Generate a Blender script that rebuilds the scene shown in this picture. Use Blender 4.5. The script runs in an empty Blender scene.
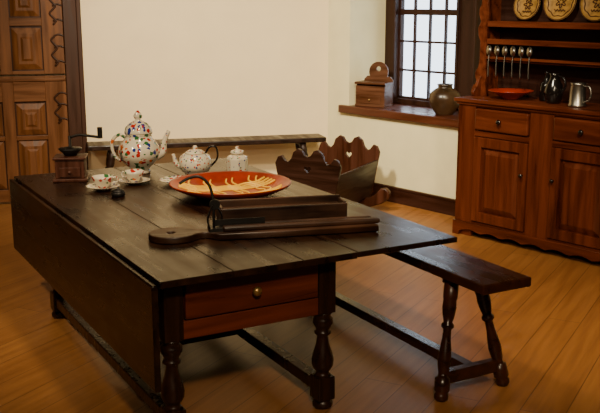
import bpy, bmesh, math, random
from mathutils import Vector, Matrix
random.seed(4)
C=bpy.context.scene.collection
# ---------------------------------------------------------------- materials
def newmat(name):
    m=bpy.data.materials.new(name); m.use_nodes=True
    nt=m.node_tree; b=nt.nodes['Principled BSDF']; return m,nt,b
def ramp(nt,stops):
    r=nt.nodes.new('ShaderNodeValToRGB'); e=r.color_ramp.elements
    while len(e)<len(stops): e.new(0.5)
    for i,(p,c) in enumerate(stops):
        e[i].position=p; e[i].color=(*c,1)
    return r
def coords(nt,scale=(1,1,1),rot=(0,0,0)):
    t=nt.nodes.new('ShaderNodeTexCoord'); m=nt.nodes.new('ShaderNodeMapping')
    m.inputs['Scale'].default_value=scale; m.inputs['Rotation'].default_value=rot
    nt.links.new(t.outputs['Object'],m.inputs['Vector']); return m.outputs['Vector']
def wood(name,c1,c2,axis='x',rough=0.4,scale=14,spec=0.5,bump=0.08,wear=0):
    m,nt,b=newmat(name)
    s={'x':(.08,1,1),'y':(1,.08,1),'z':(1,1,.08)}[axis]
    v=coords(nt,tuple(k*scale for k in s))
    n=nt.nodes.new('ShaderNodeTexNoise'); n.inputs['Scale'].default_value=1.6; n.inputs['Detail'].default_value=8; n.inputs['Distortion'].default_value=.6
    nt.links.new(v,n.inputs['Vector'])
    r=ramp(nt,[(.3,c1),(.7,c2)]); nt.links.new(n.outputs['Fac'],r.inputs['Fac'])
    col=r.outputs['Color']; rfac=n.outputs['Fac']
    if wear:
        n2=nt.nodes.new('ShaderNodeTexNoise'); n2.inputs['Scale'].default_value=4; n2.inputs['Detail'].default_value=6
        nt.links.new(coords(nt),n2.inputs['Vector'])
        r2=ramp(nt,[(.35,(.55,.55,.55)),(.7,(1+wear,1+wear*.9,1+wear*.8))]); nt.links.new(n2.outputs['Fac'],r2.inputs['Fac'])
        mx=nt.nodes.new('ShaderNodeMix'); mx.data_type='RGBA'; mx.blend_type='MULTIPLY'; mx.inputs[0].default_value=1
        nt.links.new(col,mx.inputs[6]); nt.links.new(r2.outputs['Color'],mx.inputs[7]); col=mx.outputs[2]
        ad=nt.nodes.new('ShaderNodeMath'); ad.operation='MULTIPLY_ADD'; ad.inputs[1].default_value=.5; nt.links.new(n2.outputs['Fac'],ad.inputs[0])
        h=nt.nodes.new('ShaderNodeMath'); h.operation='MULTIPLY'; h.inputs[1].default_value=.5; nt.links.new(n.outputs['Fac'],h.inputs[0]); nt.links.new(h.outputs[0],ad.inputs[2]); rfac=ad.outputs[0]
    nt.links.new(col,b.inputs['Base Color'])
    rr=ramp(nt,[(.35,(rough*.75,)*3),(.65,(min(1,rough*1.35),)*3)]); nt.links.new(rfac,rr.inputs['Fac']); nt.links.new(rr.outputs['Color'],b.inputs['Roughness'])
    bp=nt.nodes.new('ShaderNodeBump'); bp.inputs['Strength'].default_value=bump; bp.inputs['Distance'].default_value=.01
    nt.links.new(n.outputs['Fac'],bp.inputs['Height']); nt.links.new(bp.outputs['Normal'],b.inputs['Normal'])
    b.inputs['Specular IOR Level'].default_value=spec
    return m
def plain(name,c,rough=.5,metal=0,var=.15,scale=12,spec=.5):
    m,nt,b=newmat(name)
    v=coords(nt); n=nt.nodes.new('ShaderNodeTexNoise'); n.inputs['Scale'].default_value=scale; n.inputs['Detail'].default_value=5
    nt.links.new(v,n.inputs['Vector'])
    r=ramp(nt,[(.3,tuple(k*(1-var) for k in c)),(.7,tuple(min(1,k*(1+var)) for k in c))])
    nt.links.new(n.outputs['Fac'],r.inputs['Fac']); nt.links.new(r.outputs['Color'],b.inputs['Base Color'])
    b.inputs['Roughness'].default_value=rough; b.inputs['Metallic'].default_value=metal
    b.inputs['Specular IOR Level'].default_value=spec
    return m
def porcelain(name,scale=30,cover=.47):
    m,nt,b=newmat(name); v=coords(nt)
    vo=nt.nodes.new('ShaderNodeTexVoronoi'); vo.inputs['Scale'].default_value=scale; nt.links.new(v,vo.inputs['Vector'])
    dn=nt.nodes.new('ShaderNodeTexNoise'); dn.inputs['Scale'].default_value=scale*1.6; nt.links.new(v,dn.inputs['Vector'])
    sep=nt.nodes.new('ShaderNodeSeparateColor'); nt.links.new(vo.outputs['Color'],sep.inputs[0])
    pal=ramp(nt,[(0,(.42,.015,.01)),(.26,(.015,.03,.22)),(.48,(.65,.13,.01)),(.62,(.03,.13,.04)),(.86,(.7,.62,.45))]); pal.color_ramp.interpolation='CONSTANT'
    nt.links.new(sep.outputs[0],pal.inputs['Fac'])
    ad=nt.nodes.new('ShaderNodeMath'); ad.operation='ADD'; nt.links.new(vo.outputs['Distance'],ad.inputs[0]); nt.links.new(dn.outputs['Fac'],ad.inputs[1])
    lt=nt.nodes.new('ShaderNodeMath'); lt.operation='LESS_THAN'; lt.inputs[1].default_value=cover+.5; nt.links.new(ad.outputs[0],lt.inputs[0])
    mx=nt.nodes.new('ShaderNodeMix'); mx.data_type='RGBA'; mx.inputs[6].default_value=(.66,.60,.46,1)
    nt.links.new(lt.outputs[0],mx.inputs[0]); nt.links.new(pal.outputs['Color'],mx.inputs[7]); nt.links.new(mx.outputs[2],b.inputs['Base Color'])
    b.inputs['Roughness'].default_value=.12
    return m
M={}
M['wall']=plain('plaster_cream',(.85,.68,.42),.85,var=.03,scale=3,spec=.1)
M['wall_r']=plain('plaster_right',(.76,.68,.41),.85,var=.04,scale=5,spec=.1)
M['wall_d']=plain('plaster_brown',(.13,.08,.045),.85,var=.04,scale=5,spec=.1)
M['ceil']=wood('ceiling_boards',(.05,.028,.015),(.08,.045,.025),'y',.8,6)
M['table']=wood('walnut_dark',(.005,.002,.001),(.024,.009,.003),'y',.29,10,.32,.03,.9)
M['tablex']=wood('walnut_apron',(.045,.008,.002),(.13,.022,.005),'x',.35,12,.4)
M['leg']=wood('walnut_leg',(.007,.003,.0015),(.026,.008,.003),'z',.3,14,.4)
M['bench']=wood('bench_wood',(.012,.004,.0015),(.040,.010,.003),'y',.27,12,.4,.04,.6)
M['benchb']=wood('bench_wood_back',(.008,.004,.002),(.025,.009,.004),'x',.4,12,.3)
M['hutch']=wood('cherry_z',(.042,.007,.0015),(.135,.026,.005),'z',.36,12,.4)
M['hutchx']=wood('cherry_x',(.042,.007,.0015),(.135,.026,.005),'x',.36,12,.4)
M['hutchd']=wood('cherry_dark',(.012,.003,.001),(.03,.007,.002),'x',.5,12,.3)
M['door']=wood('door_wood',(.07,.024,.006),(.18,.064,.016),'z',.45,12,.3)
M['doorx']=wood('door_wood_x',(.07,.024,.006),(.18,.064,.016),'x',.45,12,.3)
M['frame']=wood('frame_wood',(.022,.007,.002),(.05,.016,.005),'z',.45,12,.3)
M['base']=wood('baseboard_wood',(.018,.005,.002),(.038,.010,.004),'x',.45,12,.3)
M['win']=wood('window_wood',(.014,.004,.002),(.035,.010,.003),'z',.5,12,.3)
M['sill']=wood('sill_wood',(.04,.008,.002),(.09,.02,.006),'x',.35,12)
M['box']=wood('wall_box_wood',(.04,.012,.003),(.11,.036,.010),'x',.4,16)
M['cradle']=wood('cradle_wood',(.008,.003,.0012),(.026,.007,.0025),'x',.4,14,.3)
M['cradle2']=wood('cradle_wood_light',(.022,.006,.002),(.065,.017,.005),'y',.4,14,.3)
M['board']=wood('board_wood',(.014,.005,.002),(.050,.019,.007),'x',.42,18,.4,.15,.7)
M['iron']=plain('wrought_iron',(.015,.013,.012),.45,.5)
M['pewter']=plain('pewter',(.32,.30,.26),.35,1)
M['brass']=plain('aged_brass',(.30,.18,.06),.4,.8)
M['porc']=porcelain('painted_porcelain',34,.42)
M['porc2']=porcelain('painted_porcelain_fine',55,.30)
M['pinkporc']=porcelain('caddy_porcelain',60,.25)
M['blackg']=plain('black_glaze',(.006,.0045,.004),.18)
M['stone']=plain('brown_stoneware',(.045,.022,.009),.3,var=.6,scale=6)
M['red']=plain('redware',(.25,.020,.003),.33,var=.3,spec=.4)
M['slip']=plain('yellow_slip',(.80,.46,.03),.35,spec=.4)
M['slipd']=plain('brown_slip',(.06,.022,.008),.6,spec=.2)
M['mustard']=plain('mustard_glaze',(.34,.18,.04),.5,var=.4,scale=18,spec=.25)
M['mill']=wood('mill_wood',(.03,.008,.003),(.08,.02,.007),'z',.4,20)
# floor
m,nt,b=newmat('floor_planks')
v=coords(nt,rot=(0,0,math.radians(-62)))
br=nt.nodes.new('ShaderNodeTexBrick'); br.inputs['Scale'].default_value=1; br.inputs['Brick Width'].default_value=2.6; br.inputs['Row Height'].default_value=.19
br.inputs['Mortar Size'].default_value=.002; br.inputs['Mortar'].default_value=(.10,.04,.012,1)
br.inputs['Color1'].default_value=(.33,.142,.042,1); br.inputs['Color2'].default_value=(.285,.117,.033,1)
nt.links.new(v,br.inputs['Vector'])
mp=nt.nodes.new('ShaderNodeMapping'); mp.inputs['Scale'].default_value=(1.2,16,1); nt.links.new(v,mp.inputs['Vector'])
n=nt.nodes.new('ShaderNodeTexNoise'); n.inputs['Scale'].default_value=1.5; n.inputs['Detail'].default_value=8; nt.links.new(mp.outputs[0],n.inputs['Vector'])
rr=ramp(nt,[(.3,(.68,.63,.58)),(.7,(1.0,1.0,1.0))]); nt.links.new(n.outputs['Fac'],rr.inputs['Fac'])
mx=nt.nodes.new('ShaderNodeMix'); mx.data_type='RGBA'; mx.blend_type='MULTIPLY'; mx.inputs[0].default_value=1
nt.links.new(br.outputs['Color'],mx.inputs[6]); nt.links.new(rr.outputs['Color'],mx.inputs[7]); nt.links.new(mx.outputs[2],b.inputs['Base Color'])
b.inputs['Roughness'].default_value=.40; b.inputs['Specular IOR Level'].default_value=.4
M['floor']=m
m,nt,b=newmat('window_glass'); b.inputs['Transmission Weight'].default_value=1; b.inputs['Roughness'].default_value=.0; b.inputs['IOR'].default_value=1.02; b.inputs['Base Color'].default_value=(.95,.98,1,1)
M['glass']=m
# ---------------------------------------------------------------- mesh helpers
def empty(name,loc,rotz=0):
    e=bpy.data.objects.new(name,None); e.empty_display_size=.1; C.objects.link(e); e.location=loc; e.rotation_euler=(0,0,rotz); return e
def fin(name,bm,mat,parent=None,loc=(0,0,0),rot=(0,0,0),bevel=0,smooth=False):
    bmesh.ops.recalc_face_normals(bm,faces=bm.faces)
    me=bpy.data.meshes.new(name); bm.to_mesh(me); bm.free()
    return finm(name,me,mat,parent,loc,rot,bevel,smooth)
def finm(name,me,mat,parent=None,loc=(0,0,0),rot=(0,0,0),bevel=0,smooth=False):
    me.materials.clear(); me.materials.append(M[mat])
    o=bpy.data.objects.new(name,me); C.objects.link(o); o.location=loc; o.rotation_euler=rot
    if parent: o.parent=parent
    if smooth:
        for p in me.polygons: p.use_smooth=True
    if bevel:
        md=o.modifiers.new('bev','BEVEL'); md.width=bevel; md.segments=2; md.limit_method='ANGLE'
    return o
def box(bm,x0,x1,y0,y1,z0,z1,rz=0):
    mt=Matrix.Translation(((x0+x1)/2,(y0+y1)/2,(z0+z1)/2))@Matrix.Rotation(rz,4,'Z')@Matrix.Diagonal((x1-x0,y1-y0,z1-z0,1))
    bmesh.ops.create_cube(bm,size=1,matrix=mt)
def prism(bm,pts,z0,z1,mt=Matrix()):
    a=[bm.verts.new(mt@Vector((x,y,z0))) for x,y in pts]; c=[bm.verts.new(mt@Vector((x,y,z1))) for x,y in pts]
    bm.faces.new(a[::-1]); bm.faces.new(c); k=len(pts)
    for i in range(k): bm.faces.new((a[i],a[(i+1)%k],c[(i+1)%k],c[i]))
def lathe(bm,prof,mt=Matrix(),seg=36,cap=True):
    rings=[]
    for r,z in prof:
        rings.append([bm.verts.new(mt@Vector((max(r,1e-4)*math.cos(2*math.pi*i/seg),max(r,1e-4)*math.sin(2*math.pi*i/seg),z))) for i in range(seg)])
    for a,c in zip(rings,rings[1:]):
        for i in range(seg): bm.faces.new((a[i],a[(i+1)%seg],c[(i+1)%seg],c[i]))
    if cap: bm.faces.new(rings[0][::-1]); bm.faces.new(rings[-1])
def catmull(pts,n=8):
    P=[Vector(p) for p in pts]; P=[P[0]*2-P[1]]+P+[P[-1]*2-P[-2]]; out=[]
    for i in range(1,len(P)-2):
        for j in range(n):
            t=j/n; a,b_,c,d=P[i-1],P[i],P[i+1],P[i+2]
            out.append(.5*((2*b_)+(c-a)*t+(2*a-5*b_+4*c-d)*t*t+(3*b_-a-3*c+d)*t**3))
    out.append(P[-2]); return out
def tube(bm,pts,rad,seg=10,n=8,flat=1):
    P=catmull(pts,n) if n>1 else [Vector(p) for p in pts]; N=len(P)
    rs=[rad if not isinstance(rad,(list,tuple)) else rad[0]+(rad[1]-rad[0])*i/(N-1) for i in range(N)]
    T=(P[1]-P[0]).normalized(); up=Vector((0,0,1)) if abs(T.z)<.9 else Vector((0,1,0)); nrm=(up-T*up.dot(T)).normalized(); rings=[]
    for i,p in enumerate(P):
        T=(P[min(i+1,N-1)]-P[max(i-1,0)]).normalized(); nrm=(nrm-T*nrm.dot(T)).normalized(); bn=T.cross(nrm)
        rings.append([bm.verts.new(p+rs[i]*(math.cos(2*math.pi*k/seg)*nrm+flat*math.sin(2*math.pi*k/seg)*bn)) for k in range(seg)])
    for a,c in zip(rings,rings[1:]):
        for k in range(seg): bm.faces.new((a[k],a[(k+1)%seg],c[(k+1)%seg],c[k]))
    bm.faces.new(rings[0][::-1]); bm.faces.new(rings[-1])
def shape(name,outlines,thick,mat,parent,loc,rot,bevel=.003):
    cu=bpy.data.curves.new(name+'_c','CURVE'); cu.dimensions='2D'; cu.fill_mode='BOTH'; cu.extrude=thick/2-bevel; cu.bevel_depth=bevel; cu.offset=-bevel
    for ol in outlines:
        s=cu.splines.new('POLY'); s.points.add(len(ol)-1)
        for i,(x,y) in enumerate(ol): s.points[i].co=(x,y,0,1)
        s.use_cyclic_u=True
    o=bpy.data.objects.new(name+'_c',cu); C.objects.link(o); bpy.context.view_layer.update()
    me=bpy.data.meshes.new_from_object(o.evaluated_get(bpy.context.evaluated_depsgraph_get())); bpy.data.objects.remove(o)
    return finm(name,me,mat,parent,loc,rot)
def segm(p0,p1,ring):
    p0=Vector(p0);p1=Vector(p1); d=p1-p0
    return Matrix.Translation(p0)@d.to_track_quat('Z','Y').to_matrix().to_4x4(), d.length
R=math.radians
# ---------------------------------------------------------------- frames
K=Vector((.27,9.0,0)); AR=R(-50); AB=R(14.5); AT=R(29)
A=Vector((-.526,3.40,0))
def loc(o,a,x,y,z=0): return Vector((o.x+x*math.cos(a)-y*math.sin(a), o.y+x*math.sin(a)+y*math.cos(a), z))
def T(s,l,z=.75): return loc(A,AT,s,l,z)
def W(q,y,z=0): return loc(K,AR,q,y,z)
H=2.9; SZ=.83  # sill height
# ---------------------------------------------------------------- shell
L=loc(K,AB,-4.0,0); Rr=W(6.5,0)
bm=bmesh.new(); pts=[(L.x-.3,-2.2),(Rr.x+.6,-2.2),(Rr.x+.6,Rr.y),(W(6.5,.6).x,W(6.5,.6).y),(W(0,.6).x,W(0,.6).y),(K.x,K.y+.3),(L.x-.3,L.y+.3)]
prism(bm,pts,-.1,0); fin('floor',bm,'floor')
bm=bmesh.new(); prism(bm,pts,H,H+.1); fin('ceiling',bm,'ceil')
bm=bmesh.new(); box(bm,-4.3,.3,0,.2,0,H); fin('wall_back',bm,'wall',loc=K,rot=(0,0,AB))
bm=bmesh.new(); box(bm,0,.3,0,.6,0,H); box(bm,.3,2.1,0,.6,0,SZ-.07); box(bm,.3,2.1,0,.6,2.38,H); box(bm,2.1,6.7,0,.6,0,H)
prism(bm,[(2.1,0),(2.1,.6),(1.36,.6)],SZ-.07,2.38); fin('wall_right',bm,'wall_r',loc=K,rot=(0,0,AR))
bm=bmesh.new(); box(bm,L.x-.2,L.x,-2.2,L.y,0,H); fin('wall_left',bm,'wall_d')
bm=bmesh.new(); box(bm,L.x-.2,Rr.x+.6,-2.3,-2.1,0,H); fin('wall_front',bm,'wall_d')
bm=bmesh.new(); box(bm,Rr.x,Rr.x+.2,-2.2,Rr.y+.1,0,H); fin('wall_side',bm,'wall_d')
bm=bmesh.new(); box(bm,-2.28,-.01,-.025,0,0,.14); box(bm,-2.28,-.01,-.032,0,.125,.14); fin('baseboard_back',bm,'base',loc=K,rot=(0,0,AB),bevel=.003)
bm=bmesh.new(); box(bm,.01,1.995,-.025,0,0,.14); box(bm,.01,1.995,-.032,0,.125,.145); fin('baseboard_right',bm,'base',loc=K,rot=(0,0,AR),bevel=.003)
bm=bmesh.new(); prism(bm,[(.2,-.05),(1.97,-.05),(1.97,.09),(1.47,.49),(.3,.49),(.3,0),(.2,0)],SZ-.07,SZ); fin('trim_1',bm,'sill',loc=K,rot=(0,0,AR),bevel=.008)
# window
we=empty('window_1',K,AR)
bm=bmesh.new()
for b_ in [(.3,.44,.46,.58,SZ,2.38),(1.2,1.40,.46,.58,SZ,2.38),(.44,1.2,.46,.58,SZ,.88),(.44,1.2,.46,.58,2.25,2.38)]: box(bm,*b_)
box(bm,.42,.445,.44,.47,SZ,2.38); box(bm,1.195,1.22,.44,.47,SZ,2.38)
fin('window_casing',bm,'win',we,bevel=.005)
bm=bmesh.new(); z0=.88
for i in range(1,4): x=.44+.76*i/4; box(bm,x-.009,x+.009,.51,.54,z0,2.25)
for k in range(1,5):
    z=z0+.270*k; h=.026 if k==3 else .009; box(bm,.44,1.2,.505,.54,z-h,z+h)
box(bm,.44,.46,.505,.54,z0,2.25); box(bm,1.18,1.2,.505,.54,z0,2.25); box(bm,.44,1.2,.505,.54,z0,z0+.02)
fin('muntins',bm,'win',we,bevel=.002)
bm=bmesh.new(); box(bm,.44,1.2,.522,.526,z0,2.25); fin('glass_panes',bm,'glass',we)
# door (dutch door) in back wall
de=empty('door_1',K,AB)
X0,X1=-3.40,-2.45
bm=bmesh.new(); box(bm,X0,X1,-.03,-.002,.02,1.145); box(bm,X0,X1,-.03,-.002,1.16,2.1); fin('door_ground',bm,'frame',de)
def panel(bm,x0,x1,z0,z1,y,d=.016,e=.035):
    a=[(x0,z0),(x1,z0),(x1,z1),(x0,z1)]; i=[(x0+e,z0+e),(x1-e,z0+e),(x1-e,z1-e),(x0+e,z1-e)]
    va=[bm.verts.new((x,y,z)) for x,z in a]; vi=[bm.verts.new((x,y-d,z)) for x,z in i]
    for k in range(4): bm.faces.new((va[k],va[(k+1)%4],vi[(k+1)%4],vi[k]))
    bm.faces.new(vi)
rows=[(.14,.57),(.62,.90),(1.20,1.56),(1.66,2.02)]
bm=bmesh.new()
st=[(X0,X0+.10),(-3.0,-2.90),(X1-.18,X1)]
for a,b_ in st:
    box(bm,a,b_,-.05,-.03,.02,1.145); box(bm,a,b_,-.05,-.03,1.16,2.1)
fin('stiles',bm,'door',de,bevel=.003)
bm=bmesh.new()
for xa,xb in [(X0+.10,-3.0),(-2.90,X1-.18)]:
    for z0_,z1_ in [(.02,.13),(.575,.615),(.92,1.145),(1.16,1.19),(1.58,1.65),(2.03,2.1)]: box(bm,xa,xb,-.05,-.03,z0_,z1_)
box(bm,X0,X1,-.065,-.045,1.10,1.125)
fin('rails',bm,'doorx',de,bevel=.003)
bm=bmesh.new()
for xa,xb in [(X0+.10,-3.0),(-2.90,X1-.18)]:
    for z0_,z1_ in rows:
        panel(bm,xa+.012,xb-.012,z0_,z1_,-.031,.022,.05); panel(bm,xa+.085,xb-.085,z0_+.075,z1_-.075,-.053,.012,.02)
fin('raised_panels',bm,'door',de)
bm=bmesh.new()
for zc in (.85,1.36,1.72):
    tube(bm,[(-2.53+.025*math.sin(t*1.6),-.055,zc-.13+.26*t/8) for t in range(9)],.009,8,5)
    for zz in (-.1,.03,.13): tube(bm,[(-2.44,-.056,zc+zz),(-2.49,-.056,zc+zz+.015),(-2.53,-.056,zc+zz)],.007,8,4)
fin('snake_hinges',bm,'frame',de,smooth=True)
bm=bmesh.new(); box(bm,-2.445,-2.29,-.07,0,0,2.25); box(bm,-2.33,-2.29,-.09,-.07,0,2.25); box(bm,-3.56,-3.405,-.07,0,0,2.25); box(bm,-3.405,-2.445,-.07,0,2.11,2.25)
fin('trim_2',bm,'frame',loc=K,rot=(0,0,AB),bevel=.006)
# ---------------------------------------------------------------- table
te=empty('drop_leaf_table',A,AT); TL=2.50
bm=bmesh.new(); box(bm,-.01,.30,0,TL,.722,.75); box(bm,.3015,.62,0,TL,.722,.75); box(bm,.6215,.883,0,TL,.722,.75); fin('top_boards',bm,'table',te,bevel=.003)
bm=bmesh.new(); box(bm,.886,1.42,0,TL,.725,.75); fin('raised_leaf',bm,'table',te,bevel=.005)
bm=bmesh.new(); box(bm,-.04,-.014,.005,TL,.30,.735); fin('hanging_leaf',bm,'table',te,bevel=.006)
LX=(.085,.80); LY=(.15,1.95); AZ=.455
bm=bmesh.new()
for x in LX:
    for y in LY:
        s=.042; box(bm,x-s,x+s,y-s,y+s,AZ,.722); box(bm,x-s,x+s,y-s,y+s,.045,.155)
fin('leg_blocks',bm,'leg',te,bevel=.004)
bm=bmesh.new()
prof=[(.040,.155),(.030,.165),(.028,.175),(.038,.185),(.048,.205),(.050,.230),(.044,.26),(.031,.30),(.026,.33),(.025,.345),(.038,.355),(.038,.365),(.028,.372),(.037,.388),(.046,.405),(.045,.425),(.032,.44),(.042,.448),(.042,AZ)]
for x in LX:
    for y in LY:
        lathe(bm,prof,Matrix.Translation((x,y,0)),24); lathe(bm,[(.03,0),(.045,.01),(.046,.025),(.035,.045)],Matrix.Translation((x,y,0)),24)
fin('leg_turnings',bm,'leg',te,smooth=True)
bm=bmesh.new(); a,b_=LX; c,d=LY
box(bm,a+.042,b_-.042,c-.034,c-.008,AZ,.533); box(bm,a+.042,b_-.042,c-.034,c-.008,.702,.722)
box(bm,a+.042,b_-.042,c-.008,c+.002,.533,.702)
box(bm,a+.042,b_-.042,d+.0,d+.03,AZ,.722); fin('apron_ends',bm,'tablex',te,bevel=.003)
bm=bmesh.new(); box(bm,a+.05,b_-.05,c-.046,c-.008,.541,.694); fin('drawer_front',bm,'tablex',te,bevel=.006)
bm=bmesh.new(); lathe(bm,[(.007,0),(.007,.012),(.016,.018),(.021,.028),(.017,.038),(.002,.042)],Matrix.Translation(((a+b_)/2,c-.045,.622))@Matrix.Rotation(R(90),4,'X'),20); fin('drawer_knob',bm,'brass',te,smooth=True)
bm=bmesh.new()
for x in LX: box(bm,x-.015,x+.015,c+.042,d-.042,AZ,.722)
fin('apron_sides',bm,'leg',te,bevel=.003)
bm=bmesh.new()
for x in LX: box(bm,x-.03,x+.03,c+.042,d-.042,.075,.13)
box(bm,a+.03,b_-.03,.98,1.04,.08,.125)
box(bm,a+.042,b_-.042,d-.03,d+.03,.075,.13)
fin('stretchers',bm,'leg',te,bevel=.005)
# ---------------------------------------------------------------- benches
def bench(name,o,ang,length,width,h,mat,inset=.3,sp=.06):
    e=empty(name,o,ang)
    bm=bmesh.new(); box(bm,-width/2,width/2,0,length,h-.045,h); fin('seat_plank',bm,mat,e,bevel=.008)
    bm=bmesh.new(); bs=bmesh.new()
    ends=[(inset,-1),(length-inset,1)]
    for y,sg in ends:
        box(bs,-.11,.11,y-.03,y+.03,h-.075,h-.045)
        for sx in (-1,1):
            p0=Vector((sx*(width/2+sp),y+sg*.09,0)); p1=Vector((sx*.075,y,h-.05)); mt,Ln=segm(p0,p1,None)
            pr=[(.022,0),(.032,.02),(.034,.05),(.026,.07),(.036,.085),(.036,.19),(.026,.2),(.022,.22),(.028,.27),(.032,.34),(.028,.42),(.021,.5),(.019,.58),(.03,.6),(.03,.62),(.021,.64),(.028,.69),(.033,.76),(.031,.82),(.034,.84),(.034,1.0)]
            lathe(bm,[(r,z*Ln) for r,z in pr],mt,18)
        zz=.075; f=.13/h; xx=(width/2+sp)*(1-f)+.075*f; yy=y+sg*.09*(1-f)
        box(bs,-xx,xx,yy-.022,yy+.022,zz,zz+.06)
    y0=ends[0][0]-.07;y1=ends[1][0]+.07
    box(bs,-.028,.028,y0,y1,.085,.135)
    fin('turned_legs',bm,mat,e,smooth=True); fin('stretchers',bs,mat,e,bevel=.004)
    return e
bench('bench',T(1.495,-.265,0),AT,2.30,.275,.60,'bench',.295,.05)
bench('bench.001',loc(K,AB,-.12,-.24,0),AB+R(90),2.18,.27,.55,'benchb',.22,.0)
# ---------------------------------------------------------------- cradle
ca=R(64); ce=empty('cradle',(.25,7.74,0),ca)
def scal(w,h,zb):
    pts=[(-w*.36,zb),(w*.36,zb),(w*.5,h*.78)]
    crest=[(.50,.80),(.46,.88),(.40,.90),(.35,.84),(.30,.82),(.25,.87),(.22,.95),(.15,1.0),(.09,.98),(.05,.92),(0,.90)]
    r=[(x*w,z*h) for x,z in crest]; return pts+r+[(-x,z) for x,z in r[::-1][1:]]
def hole(cx,cz,r,k=14,sy=1): return [(cx+r*math.cos(2*math.pi*i/k),cz+sy*r*math.sin(2*math.pi*i/k)) for i in range(k)]
def heart(cx,cz,r):
    o=[]
    for i in range(24):
        t=2*math.pi*i/24; o.append((cx+r*16*math.sin(t)**3/16,cz+r*(13*math.cos(t)-5*math.cos(2*t)-2*math.cos(3*t)-math.cos(4*t))/16))
    return o
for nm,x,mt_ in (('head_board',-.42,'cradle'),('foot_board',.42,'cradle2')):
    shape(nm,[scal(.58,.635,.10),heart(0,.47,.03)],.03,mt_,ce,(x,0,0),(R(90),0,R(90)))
for sg,nm in ((1,'side_left'),(-1,'side_right')):
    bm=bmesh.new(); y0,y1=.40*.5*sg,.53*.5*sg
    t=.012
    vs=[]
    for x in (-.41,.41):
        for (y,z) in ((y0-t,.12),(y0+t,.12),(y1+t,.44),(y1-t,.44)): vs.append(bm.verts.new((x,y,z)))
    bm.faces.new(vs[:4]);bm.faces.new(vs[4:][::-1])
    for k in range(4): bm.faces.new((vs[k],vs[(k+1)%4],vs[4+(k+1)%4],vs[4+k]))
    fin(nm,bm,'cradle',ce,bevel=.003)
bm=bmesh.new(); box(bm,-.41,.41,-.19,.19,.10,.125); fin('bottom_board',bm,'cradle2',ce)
def rocker():
    o=[]; n=16
    for i in range(n+1):
        x=-.36+.72*i/n; o.append((x,.0+.6*x*x))
    tip=[(.40,.11),(.425,.15),(.42,.19),(.385,.215),(.34,.205),(.29,.15),(.24,.12)]
    o+=tip+[(-x,z) for x,z in tip[::-1]]
    return o
for nm,x in (('rocker_1',-.33),('rocker_2',.33)): shape(nm,[rocker()],.06,'cradle2',ce,(x,0,.002),(R(90),0,R(90)),.012)
# ---------------------------------------------------------------- hutch
he=empty('hutch_cupboard',W(2.02,0,0),AR); D=.45; HW=1.53; CH=1.07
bm=bmesh.new(); box(bm,0,.03,-D+.03,-.005,.0,CH-.03); box(bm,HW-.03,HW,-D+.03,-.005,0,CH-.03); box(bm,.03,HW-.03,-.02,-.005,.08,CH-.03); box(bm,.03,HW-.03,-D+.03,-.02,.10,.12)
for a_,b2 in ((0,.165),(.667,.865),(1.365,1.53)): box(bm,a_,b2,-D,-D+.03,.10 if a_ else .0,CH-.03)
fin('case',bm,'hutch',he,bevel=.003)
bm=bmesh.new()
for a_,b2 in ((.165,.667),(.865,1.365)):
    for z0_,z1_ in ((.10,.125),(.79,.83),(1.01,CH-.03)): box(bm,a_,b2,-D,-D+.03,z0_,z1_)
    box(bm,a_,b2,-D+.02,-D+.03,.12,1.01)
fin('face_rails',bm,'hutchx',he,bevel=.003)
bm=bmesh.new(); box(bm,-.03,HW+.03,-D-.03,-.005,CH-.03,CH); box(bm,-.015,HW+.015,-D-.015,-.3,CH-.05,CH-.03); fin('counter',bm,'hutchx',he,bevel=.008)
sk=[(0,.11),(0,0),(.06,0)]
n=40
for i in range(n+1):
    x=.07+(HW-.14)*i/n; sk.append((x,.035+.022*abs(math.sin(i/n*math.pi*7))))
sk+=[(HW-.06,0),(HW,0),(HW,.11)]
shape('scalloped_skirt',[sk],.024,'hutchx',he,(0,-D-.012,0),(R(90),0,0),.002)
for i,(a_,b2) in enumerate(((.165,.667),(.865,1.365))):
    bm=bmesh.new(); s_=.075
    box(bm,a_+.006,a_+s_,-D-.012,-D+.02,.13,.785); box(bm,b2-s_,b2-.006,-D-.012,-D+.02,.13,.785)
    box(bm,a_+s_,b2-s_,-D-.012,-D+.02,.13,.13+s_); box(bm,a_+s_,b2-s_,-D-.012,-D+.02,.785-s_,.785)
    fin('cupboard_door_%d'%(i+1),bm,'hutch',he,bevel=.004)
    bm=bmesh.new(); panel(bm,a_+s_,b2-s_,.13+s_,.785-s_,-D+.015,.026,.05); fin('door_panel_%d'%(i+1),bm,'hutch',he)
    bm=bmesh.new(); box(bm,a_+.01,b2-.01,-D-.016,-D+.02,.84,1.0); fin('drawer_%d'%(i+1),bm,'hutchx',he,bevel=.01)
    bm=bmesh.new(); lathe(bm,[(.006,0),(.006,.012),(.017,.02),(.02,.03),(.014,.038),(.002,.04)],Matrix.Translation(((a_+b2)/2,-D-.015,.92))@Matrix.Rotation(R(90),4,'X'),18)
    lathe(bm,[(.006,0),(.006,.012),(.014,.02),(.014,.03),(.002,.034)],Matrix.Translation(((b2-.035) if i==0 else a_+.035,-D-.011,.55))@Matrix.Rotation(R(90),4,'X'),18)
    fin('knobs_%d'%(i+1),bm,'blackg',he,smooth=True)
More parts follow.
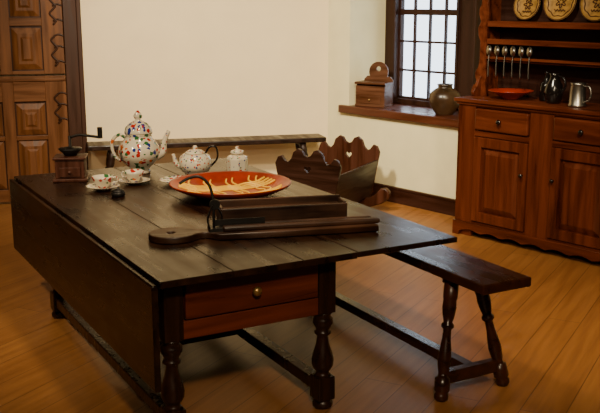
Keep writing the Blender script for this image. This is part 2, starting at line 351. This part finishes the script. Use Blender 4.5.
# upper
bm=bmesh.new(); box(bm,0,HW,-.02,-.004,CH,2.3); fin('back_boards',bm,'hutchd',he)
for nm,x in (('upper_side_left',.013),('upper_side_right',HW-.013)):
    o=[(0.0,CH),(.30,CH),(.31,CH+.04),(.27,CH+.07),(.25,CH+.12),(.21,CH+.17),(.20,CH+.25)]
    z=CH+.25
    while z<2.2:
        o+=[(.185,z+.03),(.205,z+.06)]; z+=.06
    o+=[(.2,2.3),(0,2.3)]
    shape(nm,[[(-y,z) for y,z in o]],.026,'hutch',he,(x,-.004,0),(R(90),0,R(90)),.002)
# scrolled front stile
o=[(.085,CH),(-.06,CH),(-.07,CH+.04),(-.05,CH+.08),(-.015,CH+.10),(-.035,CH+.14),(-.04,CH+.18),(-.01,CH+.22),(.0,CH+.27),(.0,CH+.42),(-.02,CH+.46),(-.025,CH+.52),(-.0,CH+.57),(-.02,CH+.62),(-.02,CH+.66),(.0,CH+.70),(0,2.3),(.06,2.3),(.06,CH+.7),(.075,CH+.62),(.06,CH+.55),(.06,CH+.22),(.07,CH+.15),(.06,CH+.1)]
shape('scrolled_stile_left',[o],.022,'hutch',he,(0,-.215,0),(R(90),0,0),.002)
shape('scrolled_stile_right',[[(HW-x,z) for x,z in o]],.022,'hutch',he,(0,-.215,0),(R(90),0,0),.002)
bm=bmesh.new()
for z in (1.36,1.50,1.64,1.98): box(bm,.026,HW-.026,-.2,-.02,z-.022,z)
box(bm,.06,HW-.06,-.222,-.205,1.60,1.645)
box(bm,.06,HW-.06,-.222,-.205,1.47,1.51)
box(bm,.06,HW-.06,-.222,-.205,1.355,1.375)
box(bm,-.03,HW+.03,-.26,-.0,2.3,2.36)
fin('shelves',bm,'hutchx',he,bevel=.003)
# things on hutch
bm=bmesh.new()
for i in range(6):
    x=.10+i*.075; y=-.235
    lathe(bm,[(.0,-.004),(.016,-.003),(.025,.002),(.026,.004)],Matrix.Translation((x,y,1.425))@Matrix.Rotation(R(90),4,'X')@Matrix.Diagonal((1,1.5,1,1)),16)
    tube(bm,[(x,y,1.39),(x,y-.004,1.32),(x,y,1.22)],[.0045,.010],8,5,.5)
fin('pewter_spoons',bm,'pewter',loc=W(2.02,0,0),rot=(0,0,AR),smooth=True)
def plate(name,x,z,r,ms,k=0):
    e=empty(name,loc(W(2.02,0,0),AR,x,-.10,z),AR)
    tilt=Matrix.Translation((0,.05,r+.002))@Matrix.Rotation(R(78),4,'X')
    bm=bmesh.new(); lathe(bm,[(.0,-.0),(r*.6,0),(r*.8,.012),(r,.028),(r,.034),(r*.78,.02),(r*.58,.008),(0,.008)],tilt,40); fin('plate_body',bm,ms,e,smooth=True)
    bm=bmesh.new()
    for f,am in ((.97,.0),(.76,.035)):
        zz=.033 if f>.8 else .020
        tube(bm,[tilt@Vector((r*(f+am*math.sin(t*9))*math.cos(t),r*(f+am*math.sin(t*9))*math.sin(t),zz)) for t in [2*math.pi*i/72 for i in range(73)]],.004,6,1)
    # painted flower spray: petals and leafy stems in brown slip
    for j in range(6):
        a0=2*math.pi*j/6+k*.5
        tube(bm,[tilt@Vector((r*(.10+.22*math.sin(math.pi*i/8))*math.cos(a0+(i-4)*.11)*(.6+.4),r*(.10+.22*math.sin(math.pi*i/8))*math.sin(a0+(i-4)*.11),.0105)) for i in range(9)],.0045,6,1)
    for yc in (-.44,.44):
        hw=.34
        tube(bm,[tilt@Vector((r*(-hw+2*hw*i/20),r*(yc+.05*math.sin(i*1.2+k)),.0115)) for i in range(21)],.004,6,1)
    fin('slip_decoration',bm,'slipd',e,smooth=True)
plate('slipware_plate',.31,1.642,.12,'mustard'); plate('slipware_plate',.60,1.642,.14,'mustard',1); plate('slipware_plate',.91,1.642,.14,'mustard',2); plate('slipware_plate',1.24,1.642,.13,'mustard',3)
def lat(name,prof,matn,l,parent=None,seg=40):
    bm=bmesh.new(); lathe(bm,prof,seg=seg); return fin(name,bm,matn,parent,l,smooth=True)
def hl(x,y,z): return loc(W(2.02,0,0),AR,x,y,z)
lat('redware_bowl',[(.06,0),(.065,.008),(.11,.035),(.165,.06),(.17,.066),(.16,.066),(.10,.045),(.05,.018),(0,.016)],'red',hl(.34,-.26,CH+.001))
def jug(x,y,sc):
    e=empty('black_jug',hl(x,y,CH+.001),AR)
    lat('body',[(.05,0),(.058,.01),(.075,.06),(.078,.10),(.065,.15),(.04,.19),(.036,.22),(.046,.24),(.04,.24),(.03,.21),(.0,.205)],'blackg',(0,0,0),e)
    bm=bmesh.new(); tube(bm,[(.036,0,.22),(.09,0,.2),(.105,0,.14),(.07,0,.08)],.009); fin('handle',bm,'blackg',e,smooth=True); e.scale=(sc,)*3
jug(.72,-.26,.90); jug(1.24,-.24,1.0)
lat('black_bottle',[(.045,0),(.05,.01),(.05,.10),(.042,.13),(.02,.15),(.016,.2),(.022,.205),(.02,.215),(0,.214)],'blackg',hl(.585,-.16,CH+.001))
e=empty('pewter_tankard',hl(.96,-.32,CH+.001),AR)
lat('body',[(.062,0),(.064,.012),(.058,.02),(.055,.10),(.05,.155),(.054,.165),(.046,.165),(.048,.02),(0,.018)],'pewter',(0,0,0),e)
bm=bmesh.new(); tube(bm,[(.05,0,.145),(.09,0,.14),(.105,0,.09),(.09,0,.05),(.056,0,.035)],.007); fin('handle',bm,'pewter',e,smooth=True)
# sill things
e=empty('wooden_wall_box',W(.485,.15,SZ+.001),AR+R(18))
bm=bmesh.new(); box(bm,-.15,.15,-.09,-.075,0,.19); box(bm,-.15,-.135,-.075,.075,0,.21); box(bm,.135,.15,-.075,.075,0,.21); box(bm,-.135,.135,-.075,.075,0,.012); box(bm,-.16,.16,-.10,.075,.205,.225); box(bm,-.155,.155,-.098,.075,-.0,.018)
box(bm,-.11,.11,-.096,-.09,.03,.10)
fin('box_case',bm,'box',e,bevel=.003)
arc=[(-.15,0),(.15,0),(.15,.24),(.12,.27),(.09,.27)]+[(.10*math.cos(t),.31+.095*math.sin(t)) for t in [math.pi*i/12 for i in range(13)]]+[(-.09,.27),(-.12,.27),(-.15,.24)]
shape('arched_back',[arc,hole(0,.34,.024)],.016,'box',e,(0,.083,0),(R(90),0,0),.002)
bm=bmesh.new(); lathe(bm,[(.004,0),(.01,.012),(.002,.018)],Matrix.Translation((0,-.096,.065))@Matrix.Rotation(R(90),4,'X'),12); fin('knob',bm,'brass',e)
lat('stoneware_jar',[(.075,0),(.08,.008),(.12,.07),(.138,.13),(.13,.18),(.09,.215),(.062,.23),(.062,.245),(.07,.26),(.062,.262),(.05,.24),(.0,.235)],'stone',W(1.35,.15,SZ+.001))
# ---------------------------------------------------------------- table things
zt=.751
e=empty('coffee_mill',T(.27,2.22,zt),AT+R(-22))
bm=bmesh.new(); box(bm,-.10,.10,-.09,.09,0,.018); box(bm,-.085,.085,-.075,.075,.018,.13); box(bm,-.095,.095,-.085,.085,.13,.145); fin('mill_box',bm,'mill',e,bevel=.004)
bm=bmesh.new(); box(bm,-.06,.06,-.083,-.075,.03,.085); lathe(bm,[(.004,0),(.011,.012),(.002,.02)],Matrix.Translation((0,-.083,.057))@Matrix.Rotation(R(90),4,'X'),12); fin('mill_drawer',bm,'mill',e,bevel=.003)
lat('hopper',[(.035,.145),(.045,.16),(.07,.185),(.068,.19),(.03,.195),(.009,.2),(.009,.262),(.0,.264)],'iron',(0,0,0),e)
bm=bmesh.new(); tube(bm,[(0,0,.252),(.05,-.01,.268),(.10,-.02,.266),(.18,-.03,.255)],.008); tube(bm,[(.18,-.03,.25),(.18,-.03,.28),(.18,-.03,.315)],.015); fin('crank',bm,'iron',e,smooth=True)
def cup(l,sc=1,han=0):
    e=empty('teacup_and_saucer',l,han)
    lat('saucer',[(.03,0),(.045,.003),(.085,.02),(.088,.023),(.08,.021),(.04,.008),(0,.007)],'porc2',(0,0,0),e)
    lat('cup',[(.022,.009),(.025,.014),(.042,.035),(.052,.06),(.055,.072),(.052,.072),(.04,.04),(.02,.018),(0,.016)],'porc',(0,0,0),e)
    bm=bmesh.new(); tube(bm,[(.05,0,.062),(.075,0,.06),(.075,0,.038),(.043,0,.034)],.004); fin('cup_handle',bm,'porc2',e,smooth=True)
    e.scale=(sc,)*3
cup(T(.34,1.83,zt),1.08,R(20)); cup(T(.555,1.915,zt),1.05,R(160))
lat('porcelain_dish',[(.05,0),(.06,.004),(.115,.022),(.118,.026),(.105,.022),(.05,.008),(0,.007)],'porc',T(.79,1.80,zt))
e=empty('small_round_box',T(.36,1.62,zt)); lat('box_body',[(.032,0),(.038,.006),(.038,.02),(.032,.026)],'iron',(0,0,0),e); lat('box_lid',[(.034,.026),(.034,.03),(.02,.038),(.006,.04),(.008,.048),(.0,.052)],'iron',(0,0,0),e)
# coffee pot
e=empty('coffee_pot',T(.70,2.23,zt),R(5))
lat('pot_body',[(.06,0),(.066,.006),(.066,.018),(.055,.028),(.08,.05),(.115,.09),(.130,.13),(.124,.165),(.10,.20),(.082,.222),(.078,.24),(.084,.246),(0,.246)],'porc',(0,0,0),e)
lat('pot_lid',[(.084,.247),(.086,.256),(.078,.285),(.055,.31),(.025,.325),(.014,.332),(.024,.345),(.027,.358),(.016,.374),(.006,.388),(0,.39)],'porc',(0,0,0),e)
bm=bmesh.new(); tube(bm,[(.10,0,.10),(.145,0,.13),(.155,0,.19),(.185,0,.26)],[.028,.012],12); fin('spout',bm,'porc2',e,smooth=True)
bm=bmesh.new(); tube(bm,[(-.07,0,.215),(-.12,0,.24),(-.165,0,.19),(-.15,0,.11),(-.11,0,.075)],.010,10); fin('handle',bm,'porc',e,smooth=True)
# teapot
e=empty('teapot',T(.98,2.01,zt),R(186))
lat('pot_body',[(.06,0),(.064,.006),(.06,.012),(.085,.025),(.10,.055),(.10,.085),(.09,.115),(.07,.13),(.06,.132),(0,.132)],'porc2',(0,0,0),e)
lat('pot_lid',[(.062,.132),(.06,.14),(.04,.152),(.010,.158),(.015,.168),(.010,.18),(0,.181)],'porc2',(0,0,0),e)
bm=bmesh.new(); tube(bm,[(.085,0,.05),(.115,0,.07),(.125,0,.10),(.135,0,.13)],[.018,.009],12); fin('spout',bm,'porc2',e,smooth=True)
bm=bmesh.new(); tube(bm,[(-.06,0,.125),(-.09,0,.17),(-.13,0,.165),(-.135,0,.10),(-.095,0,.05)],.006,10); fin('handle',bm,'blackg',e,smooth=True)
# caddy (octagonal)
e=empty('tea_caddy',T(1.18,1.83,zt),R(10))
bm=bmesh.new(); lathe(bm,[(.056,0),(.06,.006),(.064,.03),(.066,.11),(.06,.125),(.035,.133),(.033,.14),(0,.14)],seg=8); fin('caddy_body',bm,'pinkporc',e,bevel=.003)
lat('caddy_lid',[(.038,.14),(.04,.146),(.038,.158),(.015,.165),(.008,.17),(.013,.18),(0,.187)],'porc2',(0,0,0),e)
# slipware dish
e=empty('slipware_dish',T(.915,1.355,zt),R(20)); r=.335
lat('dish_body',[(.14,0),(.16,.003),(.26,.025),(.325,.055),(r,.066),(r,.072),(.322,.068),(.25,.036),(.15,.014),(0,.012)],'red',(0,0,0),e,64)
def dz(rr): 
    P=[(0,.012),(.15,.014),(.25,.036),(.322,.068),(.4,.09)]
    for (a_,za),(b2,zb) in zip(P,P[1:]):
        if rr<=b2: return za+(zb-za)*(rr-a_)/(b2-a_)
bm=bmesh.new()
def trail(P,w=.007): tube(bm,[(x,y,dz(math.hypot(x,y))+.001) for x,y in P],w,6,1,1)
# two bundles of parallel trails and short wavy cross strokes
for yc in (-.14,.10):
    for off in (-.045,-.015,.015,.045):
        y=yc+off; half=math.sqrt(.295**2-y*y)*.96
        trail([(-half+2*half*i/30,y+.006*math.sin(i*.9)) for i in range(31)],.0075)
for xc in (-.20,-.07,.06,.19):
    for off in (-.018,.018):
        x=xc+off; half=min(.25,math.sqrt(.295**2-x*x)*.95)
        trail([(x+.012*math.sin(i*.8),-half+2*half*i/24) for i in range(25)],.006)
fin('slip_trails',bm,'slip',e,smooth=True)
# tobacco cutter
e=empty('tobacco_cutter',T(.70,.47,zt),AT-R(15.6))
ol=[]
for i in range(25):
    t=R(35)+R(290)*i/24; ol.append((-.44+.11*math.cos(t),.10*math.sin(t)))
ol+=[(-.32,-.035),(-.29,-.03),(-.26,-.06),(-.24,-.085),(.50,-.085),(.50,.085),(-.24,.085),(-.26,.06),(-.29,.03),(-.32,.035)]
shape('base_board',[ol,hole(-.45,0,.018)],.03,'board',e,(0,0,.016),(0,0,0),.006)
bm=bmesh.new(); box(bm,-.22,.52,-.05,-.01,.031,.055); box(bm,-.22,.50,.02,.05,.031,.05); fin('guide_rails',bm,'board',e,bevel=.008)
bm=bmesh.new(); box(bm,-.21,.40,.09,.105,0,.105); box(bm,-.21,.40,.215,.23,0,.12); box(bm,-.21,-.195,.105,.215,0,.11); box(bm,.385,.40,.105,.215,0,.11); box(bm,-.195,.385,.105,.215,0,.015)
box(bm,-.195,.385,.107,.213,.075,.088)
fin('feed_trough',bm,'board',e,bevel=.004)
bm=bmesh.new()
tube(bm,[(-.255,0,.03),(-.255,.0,.10),(-.255,.01,.17),(-.27,.03,.235),(-.31,.05,.27),(-.36,.06,.262),(-.40,.06,.24)],.0065,10,8)
tube(bm,[(-.275,-.02,.03),(-.285,-.02,.09),(-.262,-.02,.15)],.009,10,4,.5)
tube(bm,[(-.225,.02,.03),(-.215,.02,.09),(-.245,.015,.15)],.009,10,4,.5)
lathe(bm,[(.024,-.006),(.024,.006)],Matrix.Translation((-.25,0,.15))@Matrix.Rotation(R(90),4,'X'),16)
box(bm,-.28,-.20,-.04,.04,.031,.045)
fin('iron_lever',bm,'iron',e,smooth=False)
bm=bmesh.new(); box(bm,-.25,-.02,-.004,.0,.05,.08); fin('blade',bm,'iron',e)
# ---------------------------------------------------------------- lights
def spot(name,l,target,ang,power,col,blend=.8,r=.08):
    d=bpy.data.lights.new(name,'SPOT'); d.spot_size=R(ang); d.spot_blend=blend; d.shadow_soft_size=r; d.energy=power; d.color=col
    o=bpy.data.objects.new(name,d); C.objects.link(o); o.location=l
    o.rotation_euler=(Vector(target)-Vector(l)).to_track_quat('-Z','Y').to_euler(); return o
warm=(1,.78,.50)
spot('ceiling_spot',(-.8,5.6,2.8),(-.6,8.7,1.0),102,830,(1,.85,.61),1,.15)
spot('ceiling_spot',(.6,5.2,2.8),(1.1,8.2,.7),78,340,(1,.87,.62),1,.12)
spot('ceiling_spot',(1.5,3.2,2.8),(2.0,5.8,.2),80,400,warm,1,.12)
spot('ceiling_spot',(-.5,4.2,2.8),(-.2,5.0,.7),85,250,warm,1,.12)
spot('ceiling_spot',(.3,.6,2.8),(.3,3.8,.4),74,370,warm,1,.12)
spot('ceiling_spot',(-2.4,3.6,2.8),(-2.3,5.6,.0),92,240,warm,1,.12)
w=bpy.data.worlds.new('World'); bpy.context.scene.world=w; w.use_nodes=True
bg=w.node_tree.nodes['Background']; bg.inputs[0].default_value=(.80,.89,1,1); bg.inputs[1].default_value=4.0
cd=bpy.data.cameras.new('camera'); cam=bpy.data.objects.new('camera',cd); C.objects.link(cam)
cam.location=(0,0,1.8); cam.rotation_euler=(R(90-12.52),0,0); cd.sensor_width=36; cd.lens=55.8; cd.clip_start=.05
bpy.context.scene.camera=cam
